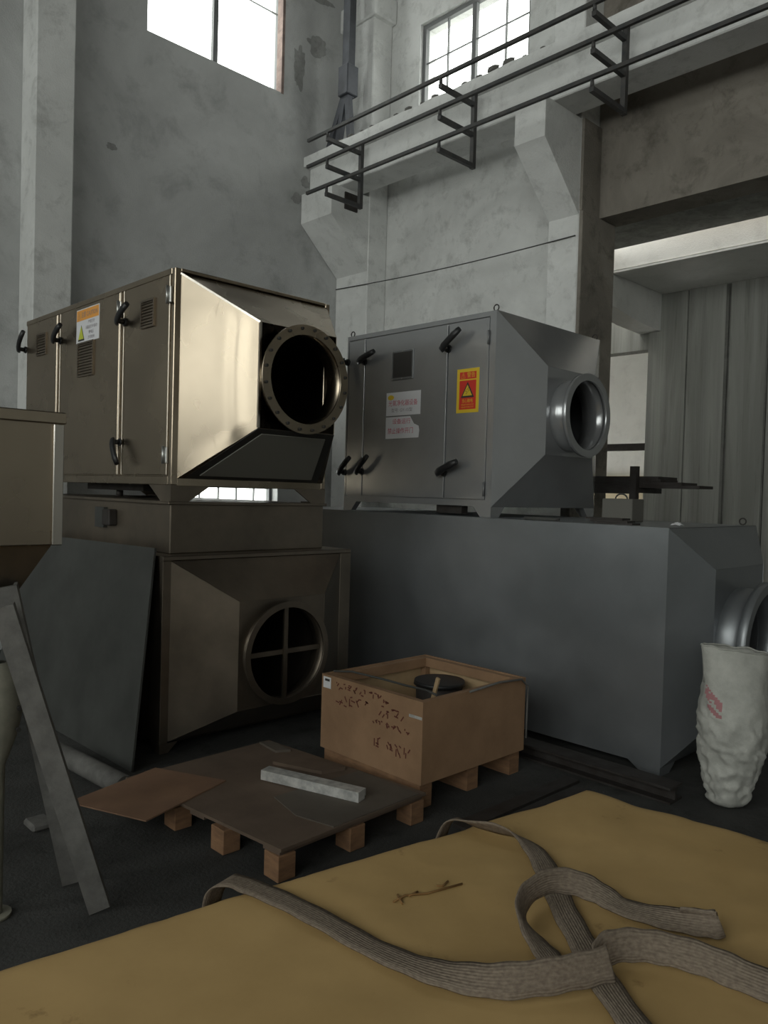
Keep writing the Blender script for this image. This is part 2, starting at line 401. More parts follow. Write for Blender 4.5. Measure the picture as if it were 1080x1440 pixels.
# side bay seen through the opening
bm = newbm(); wall_with_holes(bm, 'y', 9.49, 9.7, -3.0, 6.6, 0, 5.2, [(4.93, 6.0, 0, 3.54)])
wf = struct(obj('wall_far', bm, slab_panel), 'grey wall of tall precast slabs beyond the opening')
seams = [-3.0, -2.0, -1.03, -.06, .92, 1.9, 2.72, 3.44, 3.92, 4.40, 4.925]
for i, (a, b) in enumerate(zip(seams, seams[1:])):
    bm = newbm(); d = .008*math.sin(i*2.3); bx(bm, 9.45+d, 9.5, a+.005, b-.005, 0, 4.215, bevel=.004)
    obj('panel', bm, slab_panel, wf)
for y_, w_ in ((4.4, .012), (3.91, .045), (3.885, .02), (3.445, .02)):
    boxo('joint_strip', stained('joint_grime', (.2, .2, .185), (.13, .13, .12), (.05, .05, .05)) if 'joint_grime' not in MATS else MATS['joint_grime'], wf, 9.44, 9.452, y_-w_/2, y_+w_/2, .5, 4.2)
bm = newbm(); bx(bm, 8.2, 9.49, -3.0, 4.75, 4.24, 5.2); bx(bm, 8.27, 9.49, -3.0, 4.75, 4.226, 4.24); bx(bm, 8.2, 9.49, -3.0, 4.75, 4.215, 4.226)
struct(obj('trim_11', bm, bay_white), 'white painted slab edge catching the light in the side bay')
bm = newbm(); bx(bm, 8.17, 8.2, -3.0, 4.74, 4.2, 4.222)
struct(obj('trim_12', bm, bay_white), 'thin drip strip along the white slab edge')
bm = newbm()
prof = [(8.0, 3.86), (8.35, 3.84), (8.9, 3.77), (9.49, 3.75), (9.49, 4.5), (8.0, 4.5)]
slab_poly(bm, [(x, 4.76, z) for x, z in prof], (0, .3, 0))
struct(obj('trim_13', bm, bay_white), 'haunched white cross beam in the side bay')
bm = newbm(); bx(bm, 7.2, 9.7, 6.4, 6.6, 0, 5.2)
struct(obj('wall_bay_end', bm, slab_panel))
bm = newbm(); bx(bm, 7.25, 12.8, -3.2, -3.0, 0, 5.2)
struct(obj('wall_bay_rear', bm, slab_panel))
bm = newbm(); bx(bm, 9.7, 12.8, 9.0, 9.2, 0, 4.6); bx(bm, 9.5, 9.7, 6.6, 9.2, 0, 4.6); bx(bm, 9.7, 12.8, 2.9, 3.0, 0, .3)
struct(obj('wall_outer_end', bm, bay_white))
bm = newbm(); bx(bm, 12.52, 12.6, 3.0, 9.0, 0, 2.0)
struct(obj('trim_15', bm, mat('cream_paint', (.6, .52, .36), .7)), 'cream dado in the room beyond the doorway')
bm = newbm(); bx(bm, 12.6, 12.8, -3.0, 9.0, 0, 5.0)
struct(obj('wall_outer', bm, bay_white), 'pale wall of the lit room beyond the doorway')
bm = newbm(); bx(bm, 9.7, 12.8, 3.0, 9.0, 4.4, 4.6)
struct(obj('ceiling_outer', bm, bay_white))
bm = newbm(); bx(bm, 9.5, 9.6, 4.93, 6.0, 2.24, 2.33)
struct(obj('trim_14', bm, steel_dark), 'dark rail across the far doorway')

# ------------------------------------------------------------------ crane beam and conductor bars
cb = thing('crane_beam', (6.3, 3, 5.25), 'whitewashed concrete crane runway beam resting on the two corbels', 'beam')
bm = newbm(); bx(bm, 6.12, 6.5, -4, 7.79, 5.25, 5.6, bevel=.01); obj('web', bm, concrete_white, cb)
bm = newbm()
ys = [-4+i*.09 for i in range(132)]
va, vb, vc, vd = [], [], [], []
for y in ys:
    q = .012*noise.noise((y*3, 1, 2)); z = .014*noise.noise((y*4, 5, 2))
    va.append(bm.verts.new((6.02+q*.4, y, 5.595))); vb.append(bm.verts.new((6.02+q, y, 5.715+z))); vc.append(bm.verts.new((6.58, y, 5.715))); vd.append(bm.verts.new((6.58, y, 5.595)))
for i in range(len(ys)-1):
    for p, q in ((va, vb), (vb, vc), (vc, vd), (vd, va)): bm.faces.new((p[i], p[i+1], q[i+1], q[i]))
bm.faces.new((va[0], vb[0], vc[0], vd[0])); bm.faces.new((va[-1], vd[-1], vc[-1], vb[-1]))
obj('flange', bm, concrete_white, cb)
boxo('bearing_pad', steel_dark, cb, 6.2, 6.4, 4.225, 4.34, 5.14, 5.25); boxo('bearing_pad', steel_dark, cb, 6.2, 6.4, 7.19, 7.21, 5.0, 5.2)
cr = newbm(); bx(cr, 6.27, 6.33, -4, 7.1, 5.715, 5.80); tag(obj('crane_rail', cr, steel_rail), 'thin dark rail running along the top of the crane beam', 'rail')
for i in range(16):
    y = 4.3+i*.19+random.uniform(-.02, .02); s = random.uniform(.02, .042) if i not in (2, 3) else .055
    bm = newbm(); bmesh.ops.create_icosphere(bm, subdivisions=1, radius=s)
    for v in bm.verts: v.co = Vector((6.045+v.co.x*.6, y+v.co.y*1.5, 5.716+s*.55+v.co.z*.7))+Vector((noise.noise(v.co*30+Vector((i, 0, 0)))*.012,)*3)
    tag(obj('mortar_lump', bm, rubble_mat), 'crumbled mortar lump on the top edge of the crane beam', 'rubble', 'mortar lumps on the crane beam')

def conductor_bracket(y, label):
    t = thing('conductor_bracket', (6.0, y, 4.83), label, 'bracket', 'comb brackets of the crane beam')
    boxo('post', steel_rail, t, 5.975, 6.02, y-.022, y+.022, 4.82, 5.56)
    for z in (5.44, 5.145, 4.845):
        bm = newbm(); bx(bm, 5.49, 5.99, y-.02, y+.02, z-.02, z+.02); a = obj('arm', bm, steel_rail, t)
        bm = newbm(); cyl(bm, (5.5, y, z+.02), (5.5, y, z+.085), .017, .014, 10); obj('insulator', bm, steel_rail, a)
conductor_bracket(6.70, 'three-armed comb bracket on the crane beam at the corner corbel')
conductor_bracket(5.05, 'three-armed comb bracket on the crane beam between the two corbels')
conductor_bracket(3.42, 'three-armed comb bracket on the crane beam above the wide opening')
for z, w in ((5.525, 'topmost'), (5.235, 'middle'), (4.94, 'lowest')):
    bm = newbm(); bx(bm, 5.485, 5.515, -4, 7.05, z-.016, z+.016)
    tag(obj('conductor_bar', bm, steel_rail), w+' of the three dark conductor bars carried by the comb brackets', 'bar', 'conductor bars along the crane beam')

es = thing('end_stop', (6.35, 7.4, 5.72), 'blue-grey steel end stop with splayed legs standing on the crane beam', 'end stop')
bm = newbm(); bar(bm, (6.33, 7.35, 6.4), (6.33, 7.35, 8.55), .12, .1, (1, 0, 0)); obj('post', bm, steel_blue, es)
bm = newbm(); bx(bm, 6.24, 6.42, 7.26, 7.44, 6.42, 6.78, bevel=.01); obj('buffer_block', bm, steel_blue, es)
for q in ((6.3, 7.70, 5.72), (6.3, 7.22, 5.72), (6.3, 7.5, 5.72)):
    bm = newbm(); bar(bm, q, (6.32, 7.35+(q[1]-7.35)*.1, 6.46), .07, .07, (1, 0, 0)); obj('leg', bm, steel_blue, es)

bm = newbm(); pts = []
for i in range(25):
    t = i/24; y = 7.78-(7.78-3.9)*t; pts.append((6.585 if y > 4.15 else 6.585, y, 4.2-.06*t-.07*math.sin(math.pi*t)*.6))
tube(bm, [p for p in pts if p[1] > 4.2], .006, 6); tag(obj('wall_wire', bm, cable_mat), 'thin wire strung between the pilasters below the corbels', 'wire')

# ------------------------------------------------------------------ machines
def rot_face():   # text on a face that looks to -X
    return Matrix(((0, 0, -1), (-1, 0, 0), (0, 1, 0))).to_4x4()
def text(body, m, parent, x, y, z, size, width=None, name='lettering'):
    """flat lettering on a -X face; y,z is the centre"""
    c = bpy.data.curves.new(name, 'FONT'); c.body = body; c.size = size; c.align_x = 'CENTER'; c.align_y = 'CENTER'; c.resolution_u = 2
    tmp = bpy.data.objects.new(name, c); COL.objects.link(tmp); bpy.context.view_layer.update()
    me = bpy.data.meshes.new_from_object(tmp); bpy.data.objects.remove(tmp); bpy.data.curves.remove(c)
    xs = [v.co.x for v in me.vertices]; k = width/(max(xs)-min(xs)) if width else 1
    M = rot_face()
    for v in me.vertices: v.co = M @ Vector((v.co.x*k, v.co.y, 0))+Vector((x, y, z))
    me.name = name; me.materials.clear(); me.materials.append(m)
    o = bpy.data.objects.new(name, me); COL.objects.link(o); adopt(o, parent); return o

def lever_handle_mesh():
    bm = newbm(); cyl(bm, (0, 0, 0), (-.012, 0, 0), .026, .024, 16); cyl(bm, (-.012, 0, 0), (-.055, 0, 0), .016, .015, 14)
    base = bpy.data.meshes.new('handle'); bm.to_mesh(base); bm.free(); base.materials.append(black_plastic)
    bm = newbm(); pts = [(-.05, .02, 0), (-.06, -.01, 0), (-.068, -.06, .0), (-.07, -.12, .0), (-.066, -.17, 0)]
    w = [.022, .026, .022, .024, .017]
    rings = []
    for p, r in zip(pts, w): rings.append([bm.verts.new((p[0]+.015*math.cos(t), p[1], p[2]+r*math.sin(t))) for t in [2*math.pi*k/10 for k in range(10)]])
    for a, b in zip(rings, rings[1:]):
        for k in range(10): bm.faces.new((a[k], a[(k+1) % 10], b[(k+1) % 10], b[k])).smooth = True
    bm.faces.new(rings[0]); bm.faces.new(rings[-1][::-1]); bmesh.ops.recalc_face_normals(bm, faces=bm.faces)
    lev = bpy.data.meshes.new('lever'); bm.to_mesh(lev); bm.free(); lev.materials.append(black_plastic)
    return base, lev
H_BASE, H_LEV = lever_handle_mesh()
def handle(parent, x, y, z, ang, k=1.):
    """lever points along (cos,sin) of ang in the door plane: 0 = towards -Y, 90 = up"""
    h = bpy.data.objects.new('handle', H_BASE); COL.objects.link(h); adopt(h, parent); h.location = (x, y, z)
    h.rotation_euler = (math.radians(-ang), 0, 0); h.scale = (k, k, k)
    l = bpy.data.objects.new('lever', H_LEV); COL.objects.link(l); l.parent = h

def hood(root, x0, x1, yb, z0, z1, sx0, sx1, yf, sz0, sz1, m, ms=None):
    """four slanted sheets from the body opening to the square collar"""
    A = [(x0, yb, z0), (x1, yb, z0), (x1, yb, z1), (x0, yb, z1)]; B = [(sx0, yf, sz0), (sx1, yf, sz0), (sx1, yf, sz1), (sx0, yf, sz1)]
    out = []
    for i in range(4):
        j = (i+1) % 4; bm = newbm()
        a, b, c, d = map(Vector, (A[i], A[j], B[j], B[i])); n = (b-a).cross(d-a).normalized()*.003
        slab_poly(bm, [a, b, c, d], n); out.append(obj('hood_panel', bm, m, root))
    return out

def duct(root, cx, cz, yf, yfl, rd, rfl, rin, m, mf, fth=.012, bolts=0, plate=None):
    n = 48
    if plate:    # square collar plate with a round hole
        sx0, sx1, sz0, sz1 = plate; bm = newbm(); O, I = [], []
        for i in range(n):
            t = 2*math.pi*i/n; c, s = math.cos(t), math.sin(t); k = 1/max(abs(c), abs(s))
            ox = cx+c*k*((sx1-cx) if c > 0 else (cx-sx0)); oz = cz+s*k*((sz1-cz) if s > 0 else (cz-sz0))
            O.append(bm.verts.new((ox, yf, oz))); I.append(bm.verts.new((cx+c*rd*.98, yf, cz+s*rd*.98)))
        for i in range(n): bm.faces.new((O[i], O[(i+1) % n], I[(i+1) % n], I[i]))
        obj('collar_plate', bm, m, root)
    bm = newbm(); ring(bm, (cx, cz), yfl, yf+.06, rd, rd-.005, n); obj('duct', bm, [m], root)
    bm = newbm(); ring(bm, (cx, cz), yfl-fth, yfl, rfl, rin, n); fl = obj('flange', bm, mf, root)
    if bolts:
        bm = newbm(); cyl(bm, (0, 0, 0), (0, -.012, 0), .011, .009, 6); b0 = obj('bolt', bm, matt_black, fl)
        rb = (rfl+rd)/2
        for i in range(bolts):
            t = 2*math.pi*(i+.5)/bolts; p = (cx+rb*math.cos(t), yfl-fth, cz+rb*math.sin(t))
            if i == 0: b0.location = p
            else: like(b0, fl, p)
    return fl

# --- stainless machine on top of the brown stack -----------------------------
m1 = thing('purifier_cabinet', (2.4, 4.35, 1.505), 'shiny brushed stainless machine with orange-headed label and bolted duct flange, topmost of its stack', 'machine')
X0, X1, Y0, Y1, Z0, Z1 = 2.4, 3.63, 4.35, 6.81, 1.606, 2.935
bm = newbm(); bx(bm, X0+.006, X1, Y0+.006, Y1, Z0, Z1, skip=('front',)); obj('body', bm, stainless, m1)
for (a, b) in (((X0, Y0), (X0+.045, Y0+.04)), ((X1-.04, Y0), (X1, Y0+.04))):
    boxo('corner_post', stainless, m1, a[0]-.001, b[0], a[1]-.001, b[1], Z0, Z1, bevel=.004)
boxo('top_rail', stainless, m1, X0-.002, X0+.03, Y0+.04, Y1, Z1-.035, Z1+.003, bevel=.003)
boxo('bottom_rail', stainless, m1, X0-.002, X0+.03, Y0+.04, Y1, Z0, Z0+.055, bevel=.003)
boxo('front_rail', stainless, m1, X0+.04, X1-.04, Y0-.002, Y0+.03, Z0-.005, Z0+.045, bevel=.003)
boxo('front_rail', stainless, m1, X0+.04, X1-.04, Y0-.002, Y0+.03, Z1-.02, Z1+.002, bevel=.003)
doors = [boxo('door', stainless, m1, X0-.006, X0+.01, a, b, 1.667, 2.897, bevel=.003) for a, b in ((4.405, 4.985), (5.085, 6.055), (6.155, 6.775))]
for y in (4.398, 5.012, 5.066, 6.082, 6.135):
    boxo('edge_strip', strip_mat, m1, X0-.010, X0, y-.004, y+.004, 1.667, 2.897, bevel=.003)
for y, z in ((4.4, 2.772), (4.412, 1.79), (5.07, 2.783)):
    d = newbm(); bx(d, X0-.02, X0-.004, y-.03, y+.03, z-.05, z+.05, bevel=.003); h = obj('hinge', d, zinc, m1)
    d = newbm(); cyl(d, (X0-.024, y, z-.055), (X0-.024, y, z+.055), .009, n=10); obj('hinge_pin', d, zinc, h)
for dr, (a, b, c, d_) in zip(doors, ((4.583, 4.761, 2.608, 2.786), (5.472, 5.739, 2.379, 2.629), (6.348, 6.546, 2.619, 2.792))):
    x = X0-.006
    lf = newbm(); t = .012
    for q in ((a, b, c, c+t), (a, b, d_-t, d_), (a, a+t, c+t, d_-t), (b-t, b, c+t, d_-t)): bx(lf, x-.012, x, *q)
    bx(lf, x-.002, x, a+t, b-t, c+t, d_-t); obj('vent_frame', lf, stainless_dull, dr)
    sl = newbm(); n = int((d_-c-2*t)/.019)
    for i in range(n):
        z = c+t+(i+.5)*(d_-c-2*t)/n
        slab_poly(sl, [(x-.002, a+t, z-.007), (x-.012, a+t, z-.002), (x-.012, a+t, z+.001), (x-.002, a+t, z+.001)], (0, b-a-2*t, 0))
    o = obj('vent_slats', sl, stainless_dull, dr); o['kind'] = 'stuff'
handle(m1, X0-.006, 4.99, 2.685, 27, 1.1); handle(m1, X0-.006, 6.07, 2.69, 29, 1.1); handle(m1, X0-.006, 6.80, 2.70, 42, 1.1); handle(m1, X0-.006, 5.03, 1.885, -56, 1.05)
st = boxo('warning_label', paper_white, m1, X0-.0085, X0-.006, 5.393, 5.778, 2.629, 2.874)
boxo('label_header', lab_orange, st, X0-.0095, X0-.0085, 5.4, 5.771, 2.79, 2.867)
def tri(parent, x, y, z, w, h, m, name='warning_triangle'):
    b = newbm(); slab_poly(b, [(x, y+w/2, z-h/2), (x, y-w/2, z-h/2), (x, y, z+h/2)], (-.001, 0, 0)); return obj(name, b, m, parent)
tri(st, X0-.009, 5.69, 2.70, .11, .115, matt_black); tri(st, X0-.0105, 5.69, 2.702, .09, .095, lab_lime)
text('⚠ 注意 CAUTION', ink_grey, st, X0-.0105, 5.585, 2.826, .045, .33)
for i, b_ in enumerate(('严禁打开', '设备运行中请勿', '断电后', '方可检修')):
    text(b_, ink_grey, st, X0-.0095, 5.52, 2.765-.037*i, .028)
sq = (2.72, 3.315, 1.965, 2.595)
hp = hood(m1, X0+.04, X1-.03, Y0, Z0+.045, Z1-.03, sq[0], sq[1], 3.9, sq[2], sq[3], stainless)
bm = newbm()
bpy.data.objects.remove(hp[3])          # the big left sheet is slightly buckled: rebuild it as a grid
def buckled_panel(a, b, c, d, nrm, N=28):
    bm = newbm(); G = []
    for i in range(N+1):
        row = []
        for j in range(N+1):
            u, v = i/N, j/N; p = a*(1-u)*(1-v)+b*(1-u)*v+d*u*(1-v)+c*u*v
            k = min(1, u*9, (1-u)*9, v*9, (1-v)*9)
            h = .0075*math.exp(-((u-.76+.05*math.sin(v*3))/.10)**2)-.006*math.exp(-((u-.4-.1*v)/.3)**2)
            row.append(bm.verts.new(p+nrm*h*k))
        G.append(row)
    for i in range(N):
        for j in range(N): bm.faces.new((G[i][j], G[i][j+1], G[i+1][j+1], G[i+1][j])).smooth = True
    return obj('hood_panel', bm, stainless, m1)
va_, vb_ = Vector((X0+.04, Y0, Z0+.045)), Vector((X0+.04, Y0, Z1-.03)); vd_, vc_ = Vector((sq[0], 3.9, sq[2])), Vector((sq[0], 3.9, sq[3]))
hp[3] = buckled_panel(va_, vb_, vc_, vd_, Vector((-.85, -.53, 0)))
A = [Vector((X0+.09, Y0, Z0+.05)), Vector((X1-.08, Y0, Z0+.05)), Vector((sq[1], 3.9, sq[2])), Vector((sq[0], 3.9, sq[2]))]
nn = (A[1]-A[0]).cross(A[3]-A[0]).normalized()
if nn.z > 0: nn = -nn
cen = sum(A, Vector())/4
slab_poly(bm, [p+nn*.004 for p in A], nn*.004); obj('dark_border', bm, matt_black, hp[0])  # near-black border sheet around the grey inset on the lower hood panel
bm = newbm(); slab_poly(bm, [cen+(p-cen)*.84+nn*.009 for p in A], nn*.006); obj('inset_sheet', bm, inset_grey, hp[0])
bar_bm = newbm(); bar(bar_bm, (sq[0], 3.9, sq[3]), (X0+.04, Y0, Z1-.03), .012, .012); obj('edge_strip', bar_bm, stainless_trim, m1)
bar_bm = newbm(); bar(bar_bm, (sq[0], 3.9, sq[2]), (sq[0], 3.9, sq[3]), .014, .014, (1, 0, 0)); obj('edge_strip', bar_bm, stainless_trim, m1)
duct(m1, 3.012, 2.278, 3.9, 3.82, .288, .335, .274, stainless, stainless, bolts=20, plate=sq)
bm = newbm(); bx(bm, 3.25, 3.32, 5.3, 5.36, Z0, Z1-.02); obj('inner_post', bm, steel_dark, m1)
def foot(root, x, y, z0, z1, w, m, sx, sy):
    bm = newbm()   # two gusset plates in an L
    slab_poly(bm, [(x, y, z1), (x, y+sy*w, z1), (x, y+sy*w*.45, z0), (x, y, z0)], (sx*.012, 0, 0))
    slab_poly(bm, [(x+sx*.012, y, z1), (x+sx*w, y, z1), (x+sx*w*.45, y, z0), (x+sx*.012, y, z0)], (0, sy*.012, 0))
    xa, xb, ya, yb = x+sx*.013, x+sx*w*.44, y+sy*.013, y+sy*w*.44
    bx(bm, min(xa, xb), max(xa, xb), min(ya, yb), max(ya, yb), z0, z0+.01)
    return obj('foot', bm, m, root)
for x, sx in ((X0, 1), (X1, -1)):
    for y, sy in ((Y0, 1), (Y1, -1)): foot(m1, x, y, 1.505, Z0, .28, stainless_dull, sx, sy)
boxo('drain_pan', steel_dark, m1, 2.55, 2.9, 5.0, 5.9, 1.56, 1.606); bm = newbm(); cyl(bm, (2.62, 5.5, 1.56), (2.62, 5.5, 1.515), .025, n=12); obj('drain_pipe', bm, steel_dark, m1)

# --- plinth between the two --------------------------------------------------
pl = thing('machine_plinth', (2.4, 4.35, 1.18), 'low dull brown steel base box under the stainless machine', 'plinth')
bm = newbm(); bx(bm, 2.4, 3.62, 4.35, 6.81, 1.18, 1.49, bevel=.006); obj('body', bm, stainless_dull, pl)
bm = newbm(); bx(bm, 2.38, 3.64, 4.335, 6.83, 1.485, 1.505, bevel=.003); obj('top_plate', bm, stainless_dull, pl)
bm = newbm(); bx(bm, 2.34, 2.4, 5.07, 5.18, 1.32, 1.43, bevel=.006); obj('junction_box', bm, steel_dark, pl)
bm = newbm(); bx(bm, 2.372, 2.4, 5.22, 5.36, 1.3, 1.44); obj('cover_plate', bm, sheet_dark, pl)

# --- lower brown machine -----------------------------------------------------
lo = thing('purifier_cabinet', (2.28, 4.2, 0), 'dark smoked-steel machine on the floor with cross bars inside its round duct', 'machine')
bm = newbm(); bx(bm, 2.28, 3.755, 4.2, 6.9, .06, 1.18, skip=('front',)); obj('body', bm, stainless_dull, lo)
boxo('front_rail', stainless_dull, lo, 2.275, 3.76, 4.195, 4.225, 1.155, 1.18, bevel=.003)
boxo('corner_post', stainless_dull, lo, 2.275, 2.33, 4.195, 4.24, .06, 1.155, bevel=.003); boxo('corner_post', stainless_dull, lo, 3.66, 3.76, 4.195, 4.24, .06, 1.155, bevel=.003)
sq = (2.685, 3.355, .235, .905)
hood(lo, 2.33, 3.66, 4.2, .07, 1.15, sq[0], sq[1], 4.0, sq[2], sq[3], stainless_dull)
duct(lo, 3.015, .565, 4.0, 3.94, .30, .327, .288, stainless_dull, stainless_dull, plate=sq)
bm = newbm(); bx(bm, 3.0, 3.03, 3.96, 3.975, .27, .86); obj('cross_bar', bm, stainless_dull, lo)
bm = newbm(); bx(bm, 2.72, 3.31, 3.976, 3.99, .55, .58); obj('cross_bar', bm, stainless_dull, lo)
for x, sx in ((2.28, 1), (3.755, -1)):
    for y, sy in ((4.2, 1), (6.9, -1)): foot(lo, x, y, 0, .06, .12, stainless_dull, sx, sy)

# --- big grey machine on the floor -------------------------------------------
bg_ = thing('purifier_cabinet', (4.28, 2.06, 0), 'large plain matt grey machine on the floor carrying the enamelled one', 'machine')
bm = newbm(); bx(bm, 4.28, 5.575, 2.06, 5.9, .055, 1.44, skip=('front',)); obj('body', bm, box_paint, bg_)
sq = (4.56, 5.29, .28, 1.2)
hood(bg_, 4.28, 5.575, 2.06, .055, 1.436, sq[0], sq[1], 1.9, sq[2], sq[3], box_paint)
duct(bg_, 4.925, .74, 1.9, 1.76, .335, .38, .325, box_paint, box_paint, fth=.05, plate=sq)
def pfoot(root, x, y, z0, z1, w, m, sx, sy):
    bm = newbm()
    for off, ax in (((sx*.05, 0, 0), 'y'), ((0, sy*.05, 0), 'x')):
        if ax == 'y': slab_poly(bm, [(x, y, z1), (x, y+sy*w, z1), (x, y+sy*w*.6, z0), (x, y, z0)], off)
        else: slab_poly(bm, [(x+sx*.05, y, z1), (x+sx*w, y, z1), (x+sx*w*.6, y, z0), (x+sx*.05, y, z0)], off)
    return obj('foot', bm, m, root)
for x, sx in ((4.28, 1), (5.575, -1)):
    for y, sy in ((2.06, 1), (5.9, -1)): pfoot(bg_, x, y, 0, .055, .2, box_paint, sx, sy)
def eye(root, x, y, z, m=steel_dark):
    bm = newbm(); tube(bm, [(x, y+.022*math.cos(t), z+.022+.022*math.sin(t)) for t in [2*math.pi*i/14 for i in range(15)]], .005, 6); return obj('lifting_eye', bm, m, root)
tag(eye(None, 5.5, 2.12, 1.445), 'small steel ring standing on the roof of the large grey machine', 'ring').name = 'steel_ring'

# --- enamelled grey machine ----------------------------------------------------
g = thing('purifier_cabinet', (4.40, 3.44, 1.44), 'silver grey enamelled machine with red and yellow warning sticker and two white paper notices', 'machine')
X0, X1, Y0, Y1, Z0, Z1 = 4.40, 5.78, 3.44, 5.02, 1.515, 2.905
bm = newbm(); bx(bm, X0+.016, X1, Y0, Y1, Z0, Z1, skip=('front',)); obj('body', bm, grey_paint, g)
for q in ((Y0, 3.494, Z0, Z1), (5.003, Y1, Z0, Z1), (3.494, 5.003, 2.870, Z1), (3.494, 5.003, Z0, 1.559)): boxo('frame_rail', grey_paint, g, X0, X0+.016, *q)
for a, b in ((3.5, 3.878), (3.892, 4.79), (4.8, 4.995)):
    boxo('door', grey_paint, g, X0-.002, X0+.012, a+.001, b-.001, 1.567, 2.862, bevel=.001)
for y, z in ((3.497, 2.72), (3.5, 1.64)):
    d = newbm(); cyl(d, (X0-.012, y, z-.05), (X0-.012, y, z+.05), .008, n=10); obj('hinge', d, grey_dark, g)
x = X0-.002
handle(g, x, 3.88, 2.68, 34, 1.2); handle(g, x, 4.80, 2.675, 17, 1.15); handle(g, x, 5.01, 2.69, -75, 1.15); handle(g, x, 3.89, 1.76, 22, 1.2); handle(g, x, 5.02, 1.76, 40, 1.1); handle(g, x, 4.80, 1.765, 42, 1.1)
vw = boxo('meter_window', grey_dark, g, x-.012, x, 4.23, 4.466, 2.49, 2.722, bevel=.003)
boxo('window_glass', matt_black, vw, x-.014, x-.012, 4.246, 4.45, 2.508, 2.706)
for y in (4.24, 4.35, 4.456):
    for z in (2.497, 2.714): d = newbm(); cyl(d, (x-.012, y, z), (x-.016, y, z), .005, n=8); obj('screw', d, zinc, vw)
n1 = boxo('paper_notice', paper_white, g, x-.0025, x, 4.15, 4.526, 2.21, 2.395)
bm = newbm(); slab_poly(bm, [(x-.003, 4.475+.035*math.cos(t), 2.355+.02*math.sin(t)) for t in [2*math.pi*i/16 for i in range(16)]], (-.001, 0, 0)); obj('yellow_logo', bm, lab_yellow, n1)
text('光氧净化器设备', ink_red, n1, x-.0035, 4.34, 2.305, .05, .32); text('型号: GY-15型', ink_grey, n1, x-.0035, 4.35, 2.25, .034, .23)
bm = newbm(); slab_poly(bm, [(x, 4.526, 2.2), (x, 4.26, 2.2), (x, 4.215, 2.14), (x, 4.165, 2.12), (x, 4.157, 2.085), (x, 4.163, 2.03), (x, 4.526, 2.027)], (-.0025, 0, 0)); n2 = obj('paper_notice', bm, paper_white, g)
text('设备运行', ink_red, n2, x-.0035, 4.35, 2.16, .046, .2); text('禁止操作开门', ink_red, n2, x-.0035, 4.36, 2.085, .05, .28)
rs = boxo('warning_sticker', lab_yellow, g, x-.002, x, 3.577, 3.785, 2.195, 2.516)
boxo('red_field', lab_red, rs, x-.003, x-.002, 3.603, 3.759, 2.22, 2.43); boxo('red_header', lab_red, rs, x-.003, x-.002, 3.603, 3.759, 2.44, 2.492)
tri(rs, x-.003, 3.681, 2.362, .125, .115, matt_black); tri(rs, x-.0045, 3.681, 2.358, .088, .08, lab_yellow)
text('⚡', matt_black, rs, x-.006, 3.681, 2.352, .05); text('⚠ 警告', lab_yellow, rs, x-.0035, 3.681, 2.466, .042, .13); text('当心触电', lab_yellow, rs, x-.0035, 3.681, 2.28, .032, .1)
for i in range(2): text('设备运行时禁止打开', lab_yellow, rs, x-.0035, 3.681, 2.253-.018*i, .012, .12)
sq = (4.77, 5.41, 1.905, 2.54)
hood(g, X0, X1, Y0, Z0, Z1, sq[0], sq[1], 3.25, sq[2], sq[3], grey_paint)
duct(g, 5.08, 2.205, 3.25, 3.12, .27, .307, .255, grey_paint, grey_paint, fth=.03, plate=sq)
for x_, sx in ((X0, 1), (X1, -1)):
    for y, sy in ((Y0, 1), (Y1, -1)): pfoot(g, x_, y, 1.44, Z0, .16, grey_paint, sx, sy)
boxo('skid_bar', steel_dark, g, 4.45, 4.52, 3.75, 4.0, 1.455, 1.515)
eye(g, 4.42, 3.46, 2.905); eye(g, 4.42, 4.98, 2.905); eye(g, 5.74, 3.46, 2.905)

# odds and ends on the big machine's roof
t = thing('junction_box', (5.0, 2.75, 1.44), 'small drab box with a bent wire loop on the roof of the large grey machine', 'box')
bm = newbm(); bx(bm, 4.93, 5.1, 2.64, 2.87, 1.44, 1.6, bevel=.006); obj('body', bm, mat('drab_box', (.13, .125, .11), .7), t)
bm = newbm(); tube(bm, [(5.0, 2.76+.045*math.cos(a), 1.598+.035*math.sin(a)) for a in [math.pi*i/10 for i in range(11)]], .006, 6); obj('wire_loop', bm, cable_mat, t)
bm = newbm(); tube(bm, [(4.36+.05*math.cos(a)*(1+.1*math.sin(3*a)), 2.98+.13*math.sin(a), 1.447+.004*a/6) for a in [2*math.pi*i/24 for i in range(60)]], .007, 6)
tag(obj('cable_coil', bm, cable_mat), 'loose coil of thin dark cable on the roof edge of the large grey machine', 'cable')
for i in range(3):
    bm = newbm(); y = 2.46+.06*i; bx(bm, 4.36+.05*i, 4.46+.05*i, y-.13, y+.13, 1.44+.012*i, 1.452+.012*i)
    tag(obj('steel_offcut', bm, steel_dark), ('lowest', 'middle', 'topmost')[i]+' dark flat steel offcut of the small pile on the large grey machine', 'offcut', 'offcuts on the large grey machine')
bm = newbm(); bmesh.ops.create_grid(bm, x_segments=8, y_segments=8, size=1)
for v in bm.verts: v.co = Vector((4.62+v.co.x*.03, 2.17+v.co.y*.03, 1.446+.022*max(0, 1-v.co.length*.65)+.006*noise.noise(v.co*3)))
o = tag(obj('paper_scrap', bm, paper_white), 'crumpled white scrap on the corner of the large grey machine', 'scrap')
sm = o.modifiers.new('thick', 'SOLIDIFY'); sm.thickness = .003

